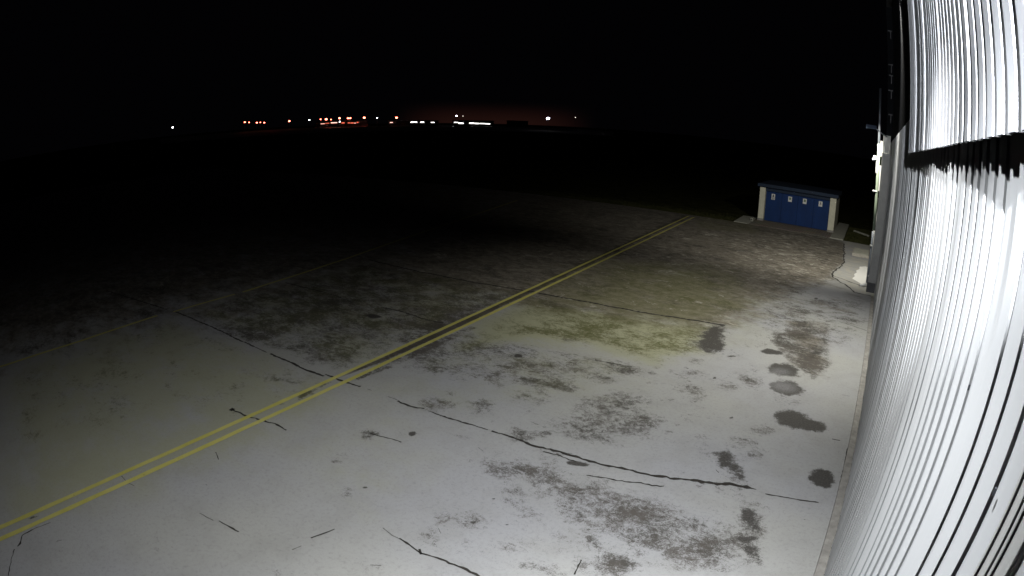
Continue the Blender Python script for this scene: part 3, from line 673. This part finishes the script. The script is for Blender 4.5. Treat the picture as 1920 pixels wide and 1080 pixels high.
def far_building(px0, px1, ptop, D, label, wins, name='building', cat='building', depth=30):
    a = far(px0, 236, D); b_ = far(px1, 236, D); dx = Vector((b_.x-a.x, b_.y-a.y, 0)); W = dx.length; dx.normalize(); dn = Vector((-dx.y, dx.x, 0))
    top = far((px0+px1)/2, ptop, D).z
    t = empty(name, (a.x, a.y, -.03), label, cat)
    b = MB(); b.slab([(a.x, a.y), (b_.x, b_.y), (b_.x+dn.x*depth, b_.y+dn.y*depth), (a.x+dn.x*depth, a.y+dn.y*depth)], -.03, top); b.build('wall', M['far_dark'], t)
    b = MB(); b.slab([(a.x-dx.x-dn.x, a.y-dx.y-dn.y), (b_.x+dx.x-dn.x, b_.y+dx.y-dn.y), (b_.x+dn.x*(depth+1), b_.y+dn.y*(depth+1)), (a.x-dx.x+dn.x*(depth+1), a.y-dx.y+dn.y*(depth+1))], top, top+.5); b.build('roof', M['base'], t)
    for (w0, w1, wy, hh, kind) in wins:
        p = far(w0, wy, D); q = far(w1, wy, D); off = -.15*dn
        p = a+dx*(Vector((p.x-a.x, p.y-a.y, 0)).dot(dx))+Vector((0, 0, p.z-a.z))+off; q = a+dx*(Vector((q.x-a.x, q.y-a.y, 0)).dot(dx))+Vector((0, 0, q.z-a.z))+off
        h = hh*D/F/2
        b = MB(); lo = [(p.x, p.y), (q.x, q.y), (q.x+dn.x*.1, q.y+dn.y*.1), (p.x+dn.x*.1, p.y+dn.y*.1)]
        zc = (p.z+q.z)/2; b.slab(lo, zc-h, zc+h); b.build('window', L[kind], t)
far_building(592, 690, 226.5, 1120, 'long low building with amber lit openings behind the amber lamps', [(601, 609, 232, .7, 'brightwin'), (610, 617, 231, 1.2, 'amberwin'), (620, 632, 230, 1.4, 'brightwin'), (640, 646, 230.3, 2.2, 'amberwin'), (652, 656, 230.3, 2, 'amberwin'), (657, 663, 230.4, 2, 'amberwin'), (664, 667, 230.7, 1, 'brightwin'), (668.5, 672, 229.3, 2, 'amberwin')], 'warehouse', 'warehouse')
far_building(728, 822, 226, 1120, 'dark low terminal building with three short strips of white windows', [(731, 736.5, 229.5, 1.2, 'brightwin'), (770, 776, 229, 1.5, 'window'), (776.6, 782, 228.8, 1.5, 'window'), (788, 795, 229, 1.5, 'window'), (808, 814.5, 229.4, 1.1, 'window')], 'terminal_building')
far_building(848, 926, 226, 1090, 'dark terminal building with a long broken strip of bright white windows', [(851.5, 859, 229.4, 1.1, 'window'), (860, 869, 231, 1.6, 'window'), (880, 889, 231, 1.6, 'window'), (890, 898, 231.4, 1.6, 'window'), (900, 909, 231.5, 1.2, 'window'), (909.5, 919, 232, 1.2, 'window')], 'terminal_building')
far_building(950, 990, 226.5, 1250, 'dark hangar shape standing right of the lit terminal windows', [], 'far_hangar', 'hangar')

# ------------------------------------------------------------------ hangar floodlights, added fill lamps and the sky
def flood(name, loc, aim, P, angle, blend, col, label, soft=.05, fixture=True):
    d = (Vector(aim)-Vector(loc)).normalized()
    ld = bpy.data.lights.new(name, 'SPOT'); ld.energy = P; ld.spot_size = math.radians(angle); ld.spot_blend = blend; ld.color = col; ld.shadow_soft_size = soft
    lo = bpy.data.objects.new(name+'_light', ld); C.objects.link(lo)
    lo.rotation_euler = d.to_track_quat('-Z', 'Y').to_euler()
    if not fixture: lo.location = loc; return
    t = empty(name, loc, label, 'floodlight', 'floodlights on the hangar wall')
    lo.parent = t; lo.location = d*.04
    q = d.to_track_quat('-Z', 'Y').to_matrix().to_4x4()
    b = MB(); b.box(-.16, .16, -.12, .12, .03, .12, .015); b.bm.transform(q); b.bm.transform(Matrix.Translation(loc)); b.build('housing', M['steel'], t)
    b = MB(); b.box(-.14, .14, -.10, .10, .022, .029); b.bm.transform(q); b.bm.transform(Matrix.Translation(loc)); b.build('lens', M['lens'], t)
    b = MB(); b.tube([Vector(loc)-d*.10, (loc[0]+.3, loc[1], loc[2]+.06), (.60, loc[1], loc[2]+.06)], .022, 8); b.build('arm', M['steel'], t)
flood('floodlight', (-.6, 5.0, 8.6), (-3.9, 5.4, 0), 3700, 122, 1.0, (.985, .99, .985), 'main floodlight on an arm above the near end of the hangar wall', .04)
flood('floodlight', (-1.1, 2.75, 8.9), (-.7, 2.2, 0), 3000, 73, 1.0, (.96, .98, 1), 'added downward fill light on the longest arm above the near end of the hangar wall', .05)  # unseen fill lamp, added to brighten the near wall
flood('floodlight', (.29, -1.1, 7.05), (.6, 6, 8.9), 6500, 84, .5, (.94, .97, 1), 'smaller floodlight close against the near end of the hangar wall', .03)
flood('floodlight', (.58, 17.0, 10.9), (-3.3, 18.5, 0), 5200, 88, 1.0, (1, .975, .88), 'added high floodlight half way along the hangar wall', .05)  # unseen lamp, added to lift the middle stretch of the apron
flood('corner', (-.36, 27.62, 7.36), (-4.2, 37, 0), 3000, 128, 1.0, (1, .96, .84), '', .06, fixture=False)

w = bpy.data.worlds.new('World'); sc.world = w; w.use_nodes = True
t = NT(w); n = w.node_tree.nodes; l = w.node_tree.links; bg = n['Background']
geo = n.new('ShaderNodeTexCoord'); V = geo.outputs['Generated']
gd = ray(925, 232); gd = Vector((gd.x, gd.y, 0)).normalized()
vm = n.new('ShaderNodeVectorMath'); vm.operation = 'DOT_PRODUCT'; l.new(V, vm.inputs[0]); vm.inputs[1].default_value = gd
sep = n.new('ShaderNodeSeparateXYZ'); l.new(V, sep.inputs[0])
az = t.ss(vm.outputs['Value'], .985, 1.0)
el = t.math('SUBTRACT', 1, t.ss(t.math('ABSOLUTE', sep.outputs['Z']), 0, .04))
gl = t.math('MULTIPLY', az, el)
c = t.mix(gl, (.0006, .00055, .0008), (.0125, .0045, .0035))
l.new(c, bg.inputs['Color']); bg.inputs['Strength'].default_value = 1

sc.view_settings.view_transform = 'Standard'; sc.view_settings.look = 'None'
sc.view_settings.exposure = 0; sc.view_settings.gamma = 1
sc.render.engine = 'CYCLES'
sc.cycles.use_denoising = True
sc.cycles.max_bounces = 4; sc.cycles.diffuse_bounces = 0
sc.cycles.sample_clamp_indirect = 5
